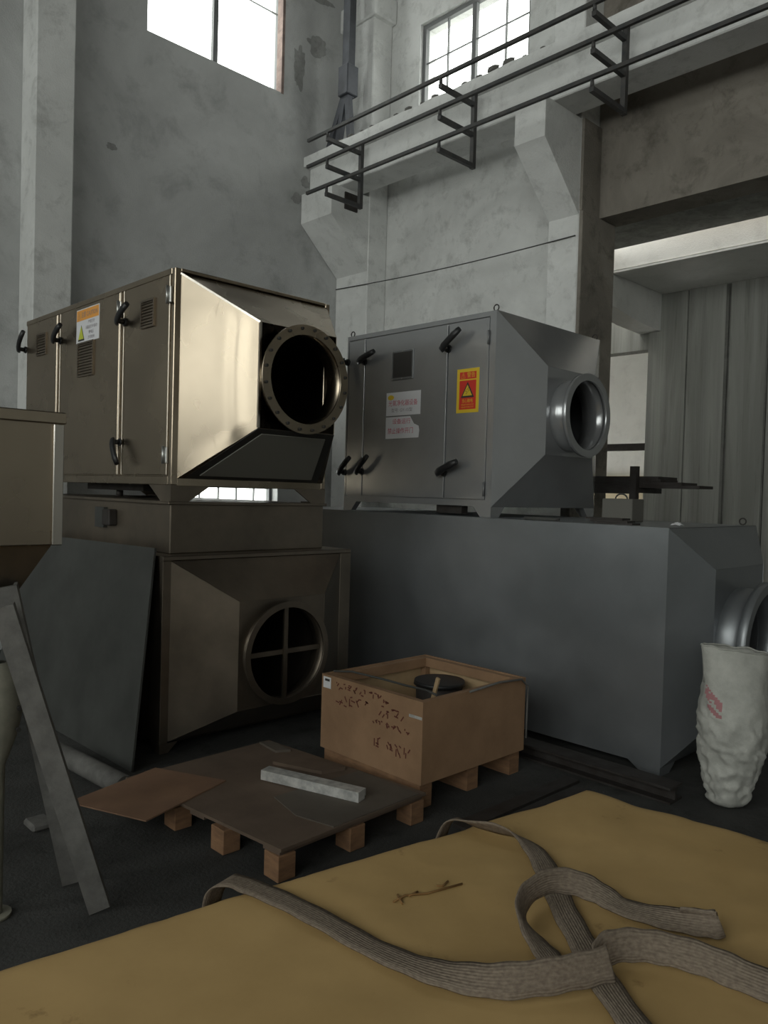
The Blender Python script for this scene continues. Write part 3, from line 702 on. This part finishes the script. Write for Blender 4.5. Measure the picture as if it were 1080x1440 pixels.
# rack with long plates behind the machines
rk = thing('storage_rack', (6.3, 3.36, 0), 'dark steel rack post and arm standing behind the large grey machine', 'rack')
for y in (3.36, 4.05): boxo('post', steel_dark, rk, 6.27, 6.33, y-.03, y+.03, 0, 1.885)
boxo('arm', steel_dark, rk, 6.27, 6.33, 3.39, 4.02, 1.645, 1.70)
for y in (3.36, 4.05): boxo('shelf_arm', steel_dark, rk, 6.33, 6.75, y-.03, y+.03, 1.655, 1.70)
for i, (a, b, z) in enumerate(((2.8, 4.15, 1.70), (2.95, 4.15, 1.725), (3.14, 4.12, 1.75), (3.16, 4.12, 1.775))):
    bm = newbm(); bx(bm, 6.335, 6.6+.03*i, a, b, z, z+.024)
    tag(obj('steel_plate', bm, steel_dark), ('longest dark steel plate, lowest of the pile on the rack', 'second dark steel plate from the bottom of the pile on the rack', 'dark steel plate under the top one of the pile on the rack', 'topmost dark steel plate of the pile on the rack')[i], 'plate', 'plates on the rack')

# ------------------------------------------------------------------ things at the left edge
hp_ = thing('hopper_bin', (.75, 3.25, 0), 'pale stainless hopper bin on pipe legs beside the leaning bars', 'hopper')
bm = newbm(); bx(bm, .32, 1.15, 2.9, 3.62, 1.37, 1.85, bevel=.004); obj('box', bm, stainless, hp_)
boxo('top_lip', stainless, hp_, .3, 1.165, 2.885, 3.64, 1.815, 1.858, bevel=.004)
boxo('corner_angle', stainless_trim, hp_, 1.12, 1.158, 2.888, 2.9, 1.37, 1.815, bevel=.003)
bm = newbm()
A = [(.34, 2.92), (1.13, 2.92), (1.13, 3.6), (.34, 3.6)]; B = [(.6, 3.12), (.92, 3.12), (.92, 3.4), (.6, 3.4)]
for i in range(4):
    j = (i+1) % 4; poly(bm, [(*A[i], 1.37), (*A[j], 1.37), (*B[j], .95), (*B[i], .95)])
obj('funnel', bm, stainless_dull, hp_)
ob = newbm(); PR = [(.94, .03), (.93, .055), (.86, .085), (.78, .09), (.68, .072), (.6, .045), (.56, .03), (.012, .028)]
for (za, ra), (zb, rb) in zip(PR, PR[1:]): cyl(ob, (.975, 3.0, za), (.975, 3.0, zb), ra, rb, 20, caps=False)
cyl(ob, (.975, 3.0, .012), (.975, 3.0, 0), .06, .06, 16)
bmesh.ops.remove_doubles(ob, verts=ob.verts, dist=1e-4); oo = obj('outlet_pipe', ob, pipe_mat, hp_)
bm = newbm(); cyl(bm, (0, 0, 0), (0, -.012, 0), .009, n=6); b0 = obj('bolt', bm, matt_black, oo); b0.location = (1.02, 2.925, .86)
for z in (.78, .7): like(b0, oo, (1.025, 2.925+.008*(z < .75), z))
bm = newbm(); cyl(bm, (.97, 3.02, .95), (.76, 3.26, .97), .03, n=14); obj('outlet_elbow', bm, pipe_mat, hp_)
for x, y in ((.4, 2.96), (.4, 3.55), (1.08, 3.55)):
    bm = newbm(); cyl(bm, (x, y, .01), (x, y, 1.37), .03, n=14); lg = obj('leg', bm, plank_mat, hp_)
    bm = newbm(); cyl(bm, (x, y, 0), (x, y, .012), .06, n=14); obj('foot_plate', bm, plank_mat, lg)

def angle_bar(p0, p1, w, t, nrm, label):
    bm = newbm(); p0, p1 = Vector(p0), Vector(p1); d = (p1-p0).normalized(); n = Vector(nrm); n = (n-d*n.dot(d)).normalized(); s = d.cross(n)
    bar(bm, p0, p1, w, t, n)
    off = s*(w/2-t/2)+n*(-w*.3); bar(bm, p0+off, p1+off, t, w*.6, n)
    return tag(obj('steel_angle', bm, plank_mat), label, 'bar', 'bars leaning at the hopper')
angle_bar((1.27, 2.765, .012), (.945, 2.875, 1.16), .075, .012, (-.45, -.89, .1), 'grey steel bar leaning on the hopper leg, the one in front')
angle_bar((1.275, 3.03, .012), (.985, 2.955, 1.22), .07, .012, (-.45, -.89, .1), 'grey steel bar leaning under the hopper, half hidden behind another bar')
bm = newbm(); slab_poly(bm, [(2.03, 4.03, 0), (1.98, 6.2, 0), (2.262, 6.25, 1.2), (2.265, 4.26, 1.225)], (-.012, 0, .003))
tag(obj('sheet_panel', bm, sheet_dark), 'large dark sheet panel leaning against the side of the lower brown machine', 'panel')
bm = newbm(); cyl(bm, (1.78, 4.46, .06), (1.83, 3.72, .06), .055, n=20); tag(obj('round_tube', bm, plank_mat), 'short grey tube lying on the floor behind the hardboard sheet', 'tube')
bm = newbm(); bx(bm, 1.33, 1.43, 3.6, 3.72, 0, .035, bevel=.01); tag(obj('concrete_chip', bm, plank_mat), 'small flat grey chip on the floor beside the leaning bars', 'rubble')

# ------------------------------------------------------------------ pallet with boards
def quad_slab(name, pts, z, h, m, parent=None):
    bm = newbm(); slab_poly(bm, [(x, y, z) for x, y in pts], (0, 0, h)); return obj(name, bm, m, parent)
Pn, Pr, Pf, Pl = Vector((1.905, 2.50)), Vector((2.80, 2.53)), Vector((2.68, 3.66)), Vector((1.79, 3.63))
pt = thing('wooden_pallet', (2.3, 3.0, 0), 'low block pallet topped with a dusty plywood sheet', 'pallet')
quad_slab('deck_sheet', [Pn, Pr, Pf, Pl], .128, .014, pallet_ply, pt)
def at(u, v): return Pn*(1-u)*(1-v)+Pr*u*(1-v)+Pl*(1-u)*v+Pf*u*v
for v in (.06, .5, .94): quad_slab('stringer_board', [at(.01, v-.045), at(.99, v-.045), at(.99, v+.045), at(.01, v+.045)], .108, .02, pallet_ply, pt)
for u in (.05, .5, .95):
    for v in (.05, .36, .67, .95):
        c = at(u, v); boxo('block', pallet_block, pt, c.x-.045, c.x+.045, c.y-.05, c.y+.05, .0, .108, bevel=.003)
zt = .142
tag(quad_slab('hardboard_sheet', [(1.45, 3.5), (1.62, 3.09), (2.14, 3.27), (1.96, 3.65)], zt, .006, hardboard), 'plain brown hardboard sheet overhanging the pallet edge', 'sheet')
tag(quad_slab('thin_sheet', [(2.15, 2.72), (2.2, 2.52), (2.755, 2.535), (2.74, 2.95), (2.2, 2.95)], zt, .005, sheet_brown), 'dark brown thin sheet lying under the aluminium profile', 'sheet')
p = thing('aluminium_profile', (2.45, 2.95, zt), 'short pale aluminium channel profile lying on the pallet', 'profile')
d = Vector((.165, -.5, 0)).normalized(); a0 = Vector((2.31, 3.18, zt+.006)); a1 = a0+d*.56; sd = Vector((-d.y, d.x, 0))
def prof(off, z0, w, h, nm):
    bm = newbm(); bar(bm, a0+sd*off+Vector((0, 0, z0)), a1+sd*off+Vector((0, 0, z0)), w, h); return obj(nm, bm, alu, p)
prof(0, .031, .07, .034, 'upper_bar'); prof(-.004, .007, .062, .014, 'lower_lip')
tag(quad_slab('board_scrap', [(2.46, 3.32), (2.565, 3.04), (2.70, 3.01), (2.645, 3.29)], zt+.0, .016, pallet_ply), 'small drab board scrap beside the aluminium profile', 'board')
tag(quad_slab('board_scrap', [(2.60, 3.64), (2.58, 3.46), (2.655, 3.42), (2.66, 3.6)], zt, .012, sheet_brown), 'narrow dark board scrap at the far pallet corner', 'board')

# ------------------------------------------------------------------ plywood crate
ck = thing('plywood_crate', (3.3, 3.02, 0), 'open-topped stained plywood crate with red-brown handwriting', 'crate')
cx0, cx1, cy0, cy1, cz0, cz1 = 2.865, 3.735, 2.625, 3.415, .13, .552; th = .014
boxo('side_panel', ply, ck, cx0, cx0+th, cy0, cy1, cz0, cz1); boxo('side_panel', ply, ck, cx1-th, cx1, cy0, cy1, cz0, cz1)
boxo('side_panel', ply, ck, cx0+th, cx1-th, cy0, cy0+th, cz0, cz1); boxo('side_panel', ply, ck, cx0+th, cx1-th, cy1-th, cy1, cz0, cz1)
boxo('lining', ply_in, ck, cx0+th, cx1-th, cy1-th-.004, cy1-th, cz0+.02, cz1-.07); boxo('lining', ply_in, ck, cx1-th-.004, cx1-th, cy0+th, cy1-th, cz0+.02, cz1-.07)
boxo('floor_panel', ply_in, ck, cx0+th, cx1-th, cy0+th, cy1-th, cz0, cz0+.015)
for q in ((cx0+th, cx1-th, cy1-.06, cy1-.018), (cx1-.06, cx1-.018, cy0+th, cy1-.06), (cx0+.018, cx0+.05, cy0+th, cy1-.06), (cx0+.05, cx1-.06, cy0+.018, cy0+.05)):
    boxo('rim_batten', ply, ck, *q, cz1-.06, cz1-.005)
for x, y in ((cx0+.035, cy0+.035), (cx1-.035, cy0+.035), (cx1-.04, cy1-.04), (cx0+.035, cy1-.04)):
    boxo('corner_batten', ply, ck, x-.02, x+.02, y-.02, y+.02, cz0+.015, cz1-.06)
for x in (cx0+.06, (cx0+cx1)/2, cx1-.06): boxo('skid', pallet_block, ck, x-.045, x+.045, cy0+.02, cy1-.02, 0, .13)
lb = boxo('paper_label', paper_white, ck, cx0-.002, cx0, 3.335, 3.4, cz1-.075, cz1-.012)
boxo('label_print', matt_black, lb, cx0-.003, cx0-.002, 3.345, 3.385, cz1-.035, cz1-.022)
boxo('packing_tape', alu, ck, cx0-.001, cx0, 2.63, 2.72, .46, .475)
def scrawl(y0, y1, z, h, n, seed):
    rnd = random.Random(seed); bm = newbm()
    for i in range(n):
        yc = y0+(y1-y0)*(i+.5)/n; w = abs(y1-y0)/n*.36
        for _ in range(rnd.randint(3, 5)):
            a = Vector((cx0-.0012, yc+rnd.uniform(-w, w), z+rnd.uniform(-h/2, h/2)))
            k = rnd.choice(((0, 1), (1, .1), (.7, .8), (-.7, .8)))
            L = rnd.uniform(.35, .6); b = a+Vector((0, k[0]*w*L*2, k[1]*h*L))
            b.z = min(max(b.z, z-h/2), z+h/2)
            if (b-a).length < .004: continue
            bar(bm, a, b, .0065, .001, (1, 0, 0))
    obj('handwriting', bm, ink_marker, ck)
scrawl(3.31, 2.86, .507, .04, 8, 1); scrawl(3.29, 2.99, .43, .075, 4, 2); scrawl(2.97, 2.76, .44, .06, 3, 3); scrawl(2.99, 2.71, .375, .03, 6, 4); scrawl(2.99, 2.92, .265, .07, 1, 5); scrawl(2.88, 2.7, .255, .075, 3, 6)
fan = thing('fan_housing', (3.45, 3.05, .145), 'black round fan housing packed inside the plywood crate', 'motor')
bm = newbm(); cyl(bm, (3.5, 3.08, .146), (3.5, 3.08, .46), .14, .14, 28); obj('drum', bm, steel_dark, fan)
bm = newbm(); cyl(bm, (3.5, 3.08, .46), (3.5, 3.08, .485), .155, .15, 28); obj('lid', bm, black_plastic, fan)
bm = newbm(); tube(bm, [(2.93, 3.39, .56), (2.99, 3.3, .565), (3.05, 3.12, .55), (3.08, 2.95, .54), (3.05, 2.78, .555), (3.0, 2.66, .562)], .006, 6)
tag(obj('packing_cord', bm, cable_mat), 'dark cord lying slack across the open crate', 'cord')
bm = newbm(); pts = [(3.2, 2.6, .558), (3.45, 2.6, .57), (3.66, 2.6, .556), (3.742, 2.612, .5), (3.745, 2.616, .35), (3.742, 2.615, .2)]
tube(bm, [(x, y, z) for x, y, z in pts], .006, 6); tag(obj('strapping_band', bm, plank_mat), 'pale strapping band bent over the crate corner', 'band')
bm = newbm(); bar(bm, (3.2, 2.95, .16), (3.16, 2.79, .6), .022, .012, (1, 0, 0)); tag(obj('wood_lath', bm, ply_in), 'thin pale lath sticking up out of the crate', 'lath')

# steel on the floor
for i, (y, x0, x1) in enumerate(((2.36, 2.86, 3.84), (2.24, 2.9, 3.75))):
    bm = newbm(); bx(bm, x0, x1, y-.045, y+.045, 0, .016); tag(obj('flat_bar', bm, steel_dark), ('dark flat steel bar on the floor below the crate', 'dark flat steel bar on the floor between crate bar and tarpaulin')[i], 'bar')
fb = newbm(); bx(fb, 3.93, 4.07, 1.83, 3.3, 0, .012); bx(fb, 3.99, 4.01, 1.83, 3.3, .012, .075); bx(fb, 3.93, 4.07, 1.83, 3.3, .075, .087)
tag(obj('steel_beam', fb, steel_dark), 'dark I-section steel beam lying along the foot of the large grey machine', 'beam')

# ------------------------------------------------------------------ yellow tarpaulin
ZT = .35
Q = [Vector((.2, 2.155)), Vector((2.973, 1.756)), Vector((3.18, -.2)), Vector((.35, -.1))]   # far left, far right, near right, near left
def tarp_z(x, y):
    n1_ = noise.noise((x*1.3+y*.4, y*5.0-x*1.2, .3)); n2_ = noise.noise((x*3.1, y*3.3, 4.1)); n3_ = noise.noise((x*9, y*11, 1.7))
    return ZT+.013*n1_+.006*n2_+.0025*n3_
def make_tarp():
    bm = newbm(); N = 110; G = []
    for i in range(N+1):
        row = []
        for j in range(N+1):
            u, v = i/N, j/N
            p = Q[0]*(1-u)*(1-v)+Q[1]*u*(1-v)+Q[3]*(1-u)*v+Q[2]*u*v
            z = tarp_z(p.x, p.y); e = min(u*2.8, (1-u)*2.8, v*2.1, (1-v)*2.1)
            z -= .012*math.exp(-e/.012)
            wob = .006*noise.noise((p.x*6, p.y*6, 9))+.004*noise.noise((p.x*21, p.y*21, 2))
            if j == 0: p = p+Vector((.1, 1)).normalized()*wob*1.4
            if i == N: p = p+Vector((1, .1))*wob
            row.append(bm.verts.new((p.x, p.y, z)))
        G.append(row)
    for i in range(N):
        for j in range(N): bm.faces.new((G[i][j], G[i][j+1], G[i+1][j+1], G[i+1][j])).smooth = True
    edge = [G[i][0] for i in range(N+1)]+[G[N][j] for j in range(1, N+1)]+[G[i][N] for i in range(N-1, -1, -1)]+[G[0][j] for j in range(N-1, 0, -1)]
    cen = sum(Q, Vector((0, 0)))/4; prev = edge
    for k, f in enumerate((.97, .8, .45, .0)):
        cur = []
        for q in edge:
            d = (Vector((q.co.x, q.co.y))-cen).normalized(); s = .012+.014*noise.noise((q.co.x*7, q.co.y*7, 3))*(1-f)
            d3 = .003 if k == 0 else s
            cur.append(bm.verts.new((q.co.x+d.x*d3, q.co.y+d.y*d3, max(.002, q.co.z*f))))
        n = len(edge)
        for i in range(n): bm.faces.new((prev[i], prev[(i+1) % n], cur[(i+1) % n], cur[i])).smooth = True
        prev = cur
    return obj('tarpaulin', bm, tarp)
tag(make_tarp(), 'dull yellow tarpaulin draped over a low flat stack', 'tarpaulin')

# ------------------------------------------------------------------ webbing slings on the tarpaulin
def crom(pts, n=10):
    out = []
    P = [pts[0]]+pts+[pts[-1]]
    for i in range(1, len(P)-2):
        for k in range(n):
            t = k/n; out.append(tuple(.5*((2*b)+(c-a)*t+(2*a-5*b+4*c-d)*t*t+(-a+3*b-3*c+d)*t**3) for a, b, c, d in zip(P[i-1], P[i], P[i+1], P[i+2])))
    out.append(tuple(map(float, pts[-1]))); return out
def ribbon(name, pts, w=.082, th=.007, parent=None):
    """pts: (x, y, z, roll degrees)"""
    bm = newbm(); uvl = bm.loops.layers.uv.new('UVMap'); P = crom(pts, 10); rings = []; L = 0; lens = []
    for i, p in enumerate(P):
        a, b = Vector(P[max(i-1, 0)][:3]), Vector(P[min(i+1, len(P)-1)][:3]); d = (b-a).normalized()
        up = Vector((0, 0, 1)); s = d.cross(up)
        s = s.normalized() if s.length > .15 else Vector((1, 0, 0)); u = s.cross(d).normalized()
        r = math.radians(p[3]); s2 = s*math.cos(r)+u*math.sin(r); u2 = -s*math.sin(r)+u*math.cos(r)
        c = Vector(p[:3]); ww = w*(1+.04*math.sin(i*.7))
        rings.append([bm.verts.new(c+s2*x*ww/2+u2*y*th/2) for x, y in ((-1, -.7), (-.5, -1), (0, -1), (.5, -1), (1, -.7), (1, .7), (.5, 1), (0, 1), (-.5, 1), (-1, .7))])
        if i: L += (c-Vector(P[i-1][:3])).length
        lens.append(L)
    n = 10
    ac = [0, .25, .5, .75, 1, 1.05, .75, .5, .25, 0]
    for i in range(len(rings)-1):
        for k in range(n):
            j = (k+1) % n; f = bm.faces.new((rings[i][k], rings[i][j], rings[i+1][j], rings[i+1][k])); f.smooth = True
            for lp, (vv, uu) in zip(f.loops, ((lens[i], ac[k]), (lens[i], ac[j]), (lens[i+1], ac[j]), (lens[i+1], ac[k]))): lp[uvl].uv = (vv*8, uu)
    bm.faces.new(rings[0][::-1]); bm.faces.new(rings[-1])
    return obj(name, bm, sling_mat, parent)
z0 = ZT+.016
sa = thing('lifting_sling', (1.4, 1.8, ZT), 'long flat webbing sling on the tarpaulin, its tip lying over the other slings', 'sling')
ribbon('strap', [(1.335, 2.13, .12, 0), (1.34, 2.105, .3, 0), (1.352, 2.05, z0+.004, 0), (1.39, 1.98, z0, 0), (1.42, 1.84, z0, 0), (1.44, 1.67, z0, 0), (1.452, 1.50, z0, 0), (1.478, 1.36, z0+.002, -6), (1.51, 1.25, z0+.012, -22), (1.56, 1.145, z0+.028, -45), (1.65, 1.07, z0+.036, -58), (1.74, 1.02, z0+.04, -60), (1.815, .985, z0+.042, -60)], parent=sa)
sb = thing('lifting_sling', (2.2, 1.5, ZT), 'webbing sling running under the others on the tarpaulin', 'sling')
ribbon('strap', [(2.22, 1.965, .1, 0), (2.225, 1.93, .28, 0), (2.235, 1.885, z0+.006, 10), (2.262, 1.8, z0+.01, 35), (2.285, 1.70, z0+.018, 45), (2.297, 1.61, z0+.012, 25), (2.25, 1.505, z0+.002, 5), (2.14, 1.38, z0, 0), (2.01, 1.245, z0, 0), (1.9, 1.115, z0, 0), (1.79, .985, z0, 0), (1.69, .84, z0, 0), (1.58, .68, z0, 0)], parent=sb)
sc_ = thing('lifting_sling', (2.0, 1.2, ZT), 'webbing sling arched into a raised loop with a folded eye on the tarpaulin', 'sling')
ribbon('strap', [(1.745, 1.10, z0+.008, 0), (1.77, 1.145, z0+.01, -5), (1.81, 1.22, z0+.014, -25), (1.865, 1.30, z0+.028, -62), (1.945, 1.335, z0+.04, -80), (2.045, 1.325, z0+.05, -85), (2.115, 1.275, z0+.04, -65), (2.15, 1.21, z0+.02, -30), (2.152, 1.14, z0+.008, -12), (2.174, 1.04, z0+.012, -22), (2.21, .95, z0+.02, -42), (2.24, .895, z0+.024, -60), (2.254, .89, z0+.025, -66), (2.248, .92, z0+.026, -62), (2.215, .99, z0+.03, -45)], parent=sc_, w=.075)
sd_ = thing('lifting_sling', (2.0, .9, ZT), 'webbing sling bent in a low arch toward the tarpaulin edge', 'sling')
ribbon('strap', [(1.815, 1.0, z0+.02, -45), (1.83, 1.022, z0+.03, -60), (1.878, 1.028, z0+.038, -70), (1.945, .993, z0+.036, -64), (2.0, .93, z0+.032, -56), (2.038, .84, z0+.028, -50), (2.055, .745, z0+.022, -42), (2.08, .64, z0+.014, -25), (2.12, .5, z0+.004, 0), (2.16, .3, z0, 0)], parent=sd_)

bm = newbm()
for pts in ([(1.678, 1.636), (1.736, 1.641), (1.792, 1.603), (1.921, 1.568)], [(1.705, 1.63), (1.72, 1.66)], [(1.71, 1.645), (1.69, 1.61)], [(1.9, 1.61), (1.862, 1.6), (1.85, 1.615)], [(1.74, 1.63), (1.78, 1.63)]):
    tube(bm, [(x, y, tarp_z(x, y)+.004) for x, y in pts], .0035, 5)
tag(obj('straw_twig', bm, straw_mat), 'small dry straw twig lying on the yellow tarpaulin', 'straw')

# ------------------------------------------------------------------ woven sack
def make_sack():
    t = thing('woven_sack', (4.2, 1.63, 0), 'crumpled white woven sack with faded red print standing by the duct', 'sack')
    prof = [(0, .06), (.008, .085), (.03, .105), (.1, .118), (.2, .148), (.32, .172), (.45, .178), (.55, .172), (.62, .162), (.7, .166), (.78, .175), (.825, .18)]
    def rad(z):
        for (a, ra), (b, rb) in zip(prof, prof[1:]):
            if a <= z <= b: return ra+(rb-ra)*(z-a)/(b-a)
        return prof[-1][1]
    bm = newbm(); NZ, NA = 90, 72; G = []
    rt = Vector((.717, -.697, 0)); fd = Vector((.697, .717, 0))
    for i in range(NZ+1):
        z = .825*i/NZ; row = []
        for k in range(NA):
            a = 2*math.pi*k/NA; c, s = math.cos(a), math.sin(a); f = z/.825
            flat = .9-.5*max(0, (f-.72)/.28)
            q = Vector((c*2.2, s*2.2, z*14+c*1.5)); wr = (.55-abs(noise.noise(q)))*.03-.009+noise.noise(q*2.3)*.012
            wr *= min(1, .15+max(0, .78-f)*2.4)*min(1, z*18)
            wr += .006*noise.noise((c*2, s*2, z*5))
            r = rad(z)+wr; zz = z+(.012*noise.noise((c*3, s*3, 7))*(f > .97)) - .02*f*c
            lean = (-.02+.05*f)*0
            p = Vector((4.2, 1.63, zz))+rt*(c*r+.03*math.sin(f*3)*.3+lean-.015*(1-f))+fd*(s*r*flat)
            row.append(bm.verts.new(p))
        G.append(row)
    for i in range(NZ):
        for k in range(NA):
            f = bm.faces.new((G[i][k], G[i][(k+1) % NA], G[i+1][(k+1) % NA], G[i+1][k])); f.smooth = True
            z = .825*(i+.5)/NZ; a = 2*math.pi*(k+.5)/NA
            if 3.35 < a < 4.05:
                zc = .595-(a-3.35)*.09
                if abs(z-zc) < .03*(1-.4*(a-3.35)) and noise.noise((a*9, z*50, 0)) > -.25: f.material_index = 1
                if abs(z-zc+.055) < .012 and a > 3.5: f.material_index = 1
    bm.faces.new(G[0][::-1])
    low = min(v.co.z for v in bm.verts)
    for v in bm.verts: v.co.z -= low
    # inner lining down into the mouth
    prev = G[-1]
    for st_ in range(1, 5):
        cur = [bm.verts.new(v.co+(Vector((4.2, 1.63, v.co.z))-v.co)*(.03+.02*st_)+Vector((0, 0, -.05*st_))) for v in G[-1]]
        for k in range(NA): bm.faces.new((prev[k], prev[(k+1) % NA], cur[(k+1) % NA], cur[k])).smooth = True
        prev = cur
    bm.faces.new(prev)
    o = obj('bag', bm, [sack_mat, sack_red], t)
    bm = newbm(); pts = []
    for k in range(NA+1):
        v = G_top[k % NA]; pts.append(v)
    tube(bm, pts, .004, 5); obj('hem', bm, sack_mat, t)
# hem needs the rim coordinates: build the rim once here
G_top = []
_rt, _fd = Vector((.717, -.697, 0)), Vector((.697, .717, 0))
for k in range(72):
    a = 2*math.pi*k/72; c, s = math.cos(a), math.sin(a)
    r = .18+.006*noise.noise((c*2, s*2, .825*5))+((.55-abs(noise.noise(Vector((c*2.2, s*2.2, .825*14+c*1.5)))))*.03-.009+noise.noise(Vector((c*2.2, s*2.2, .825*14+c*1.5))*2.3)*.012)*.15
    G_top.append(Vector((4.2, 1.63, .825+.012*noise.noise((c*3, s*3, 7))-.02*c))+_rt*(c*r+.03*math.sin(3)*.3)+_fd*(s*r*.4))
make_sack()
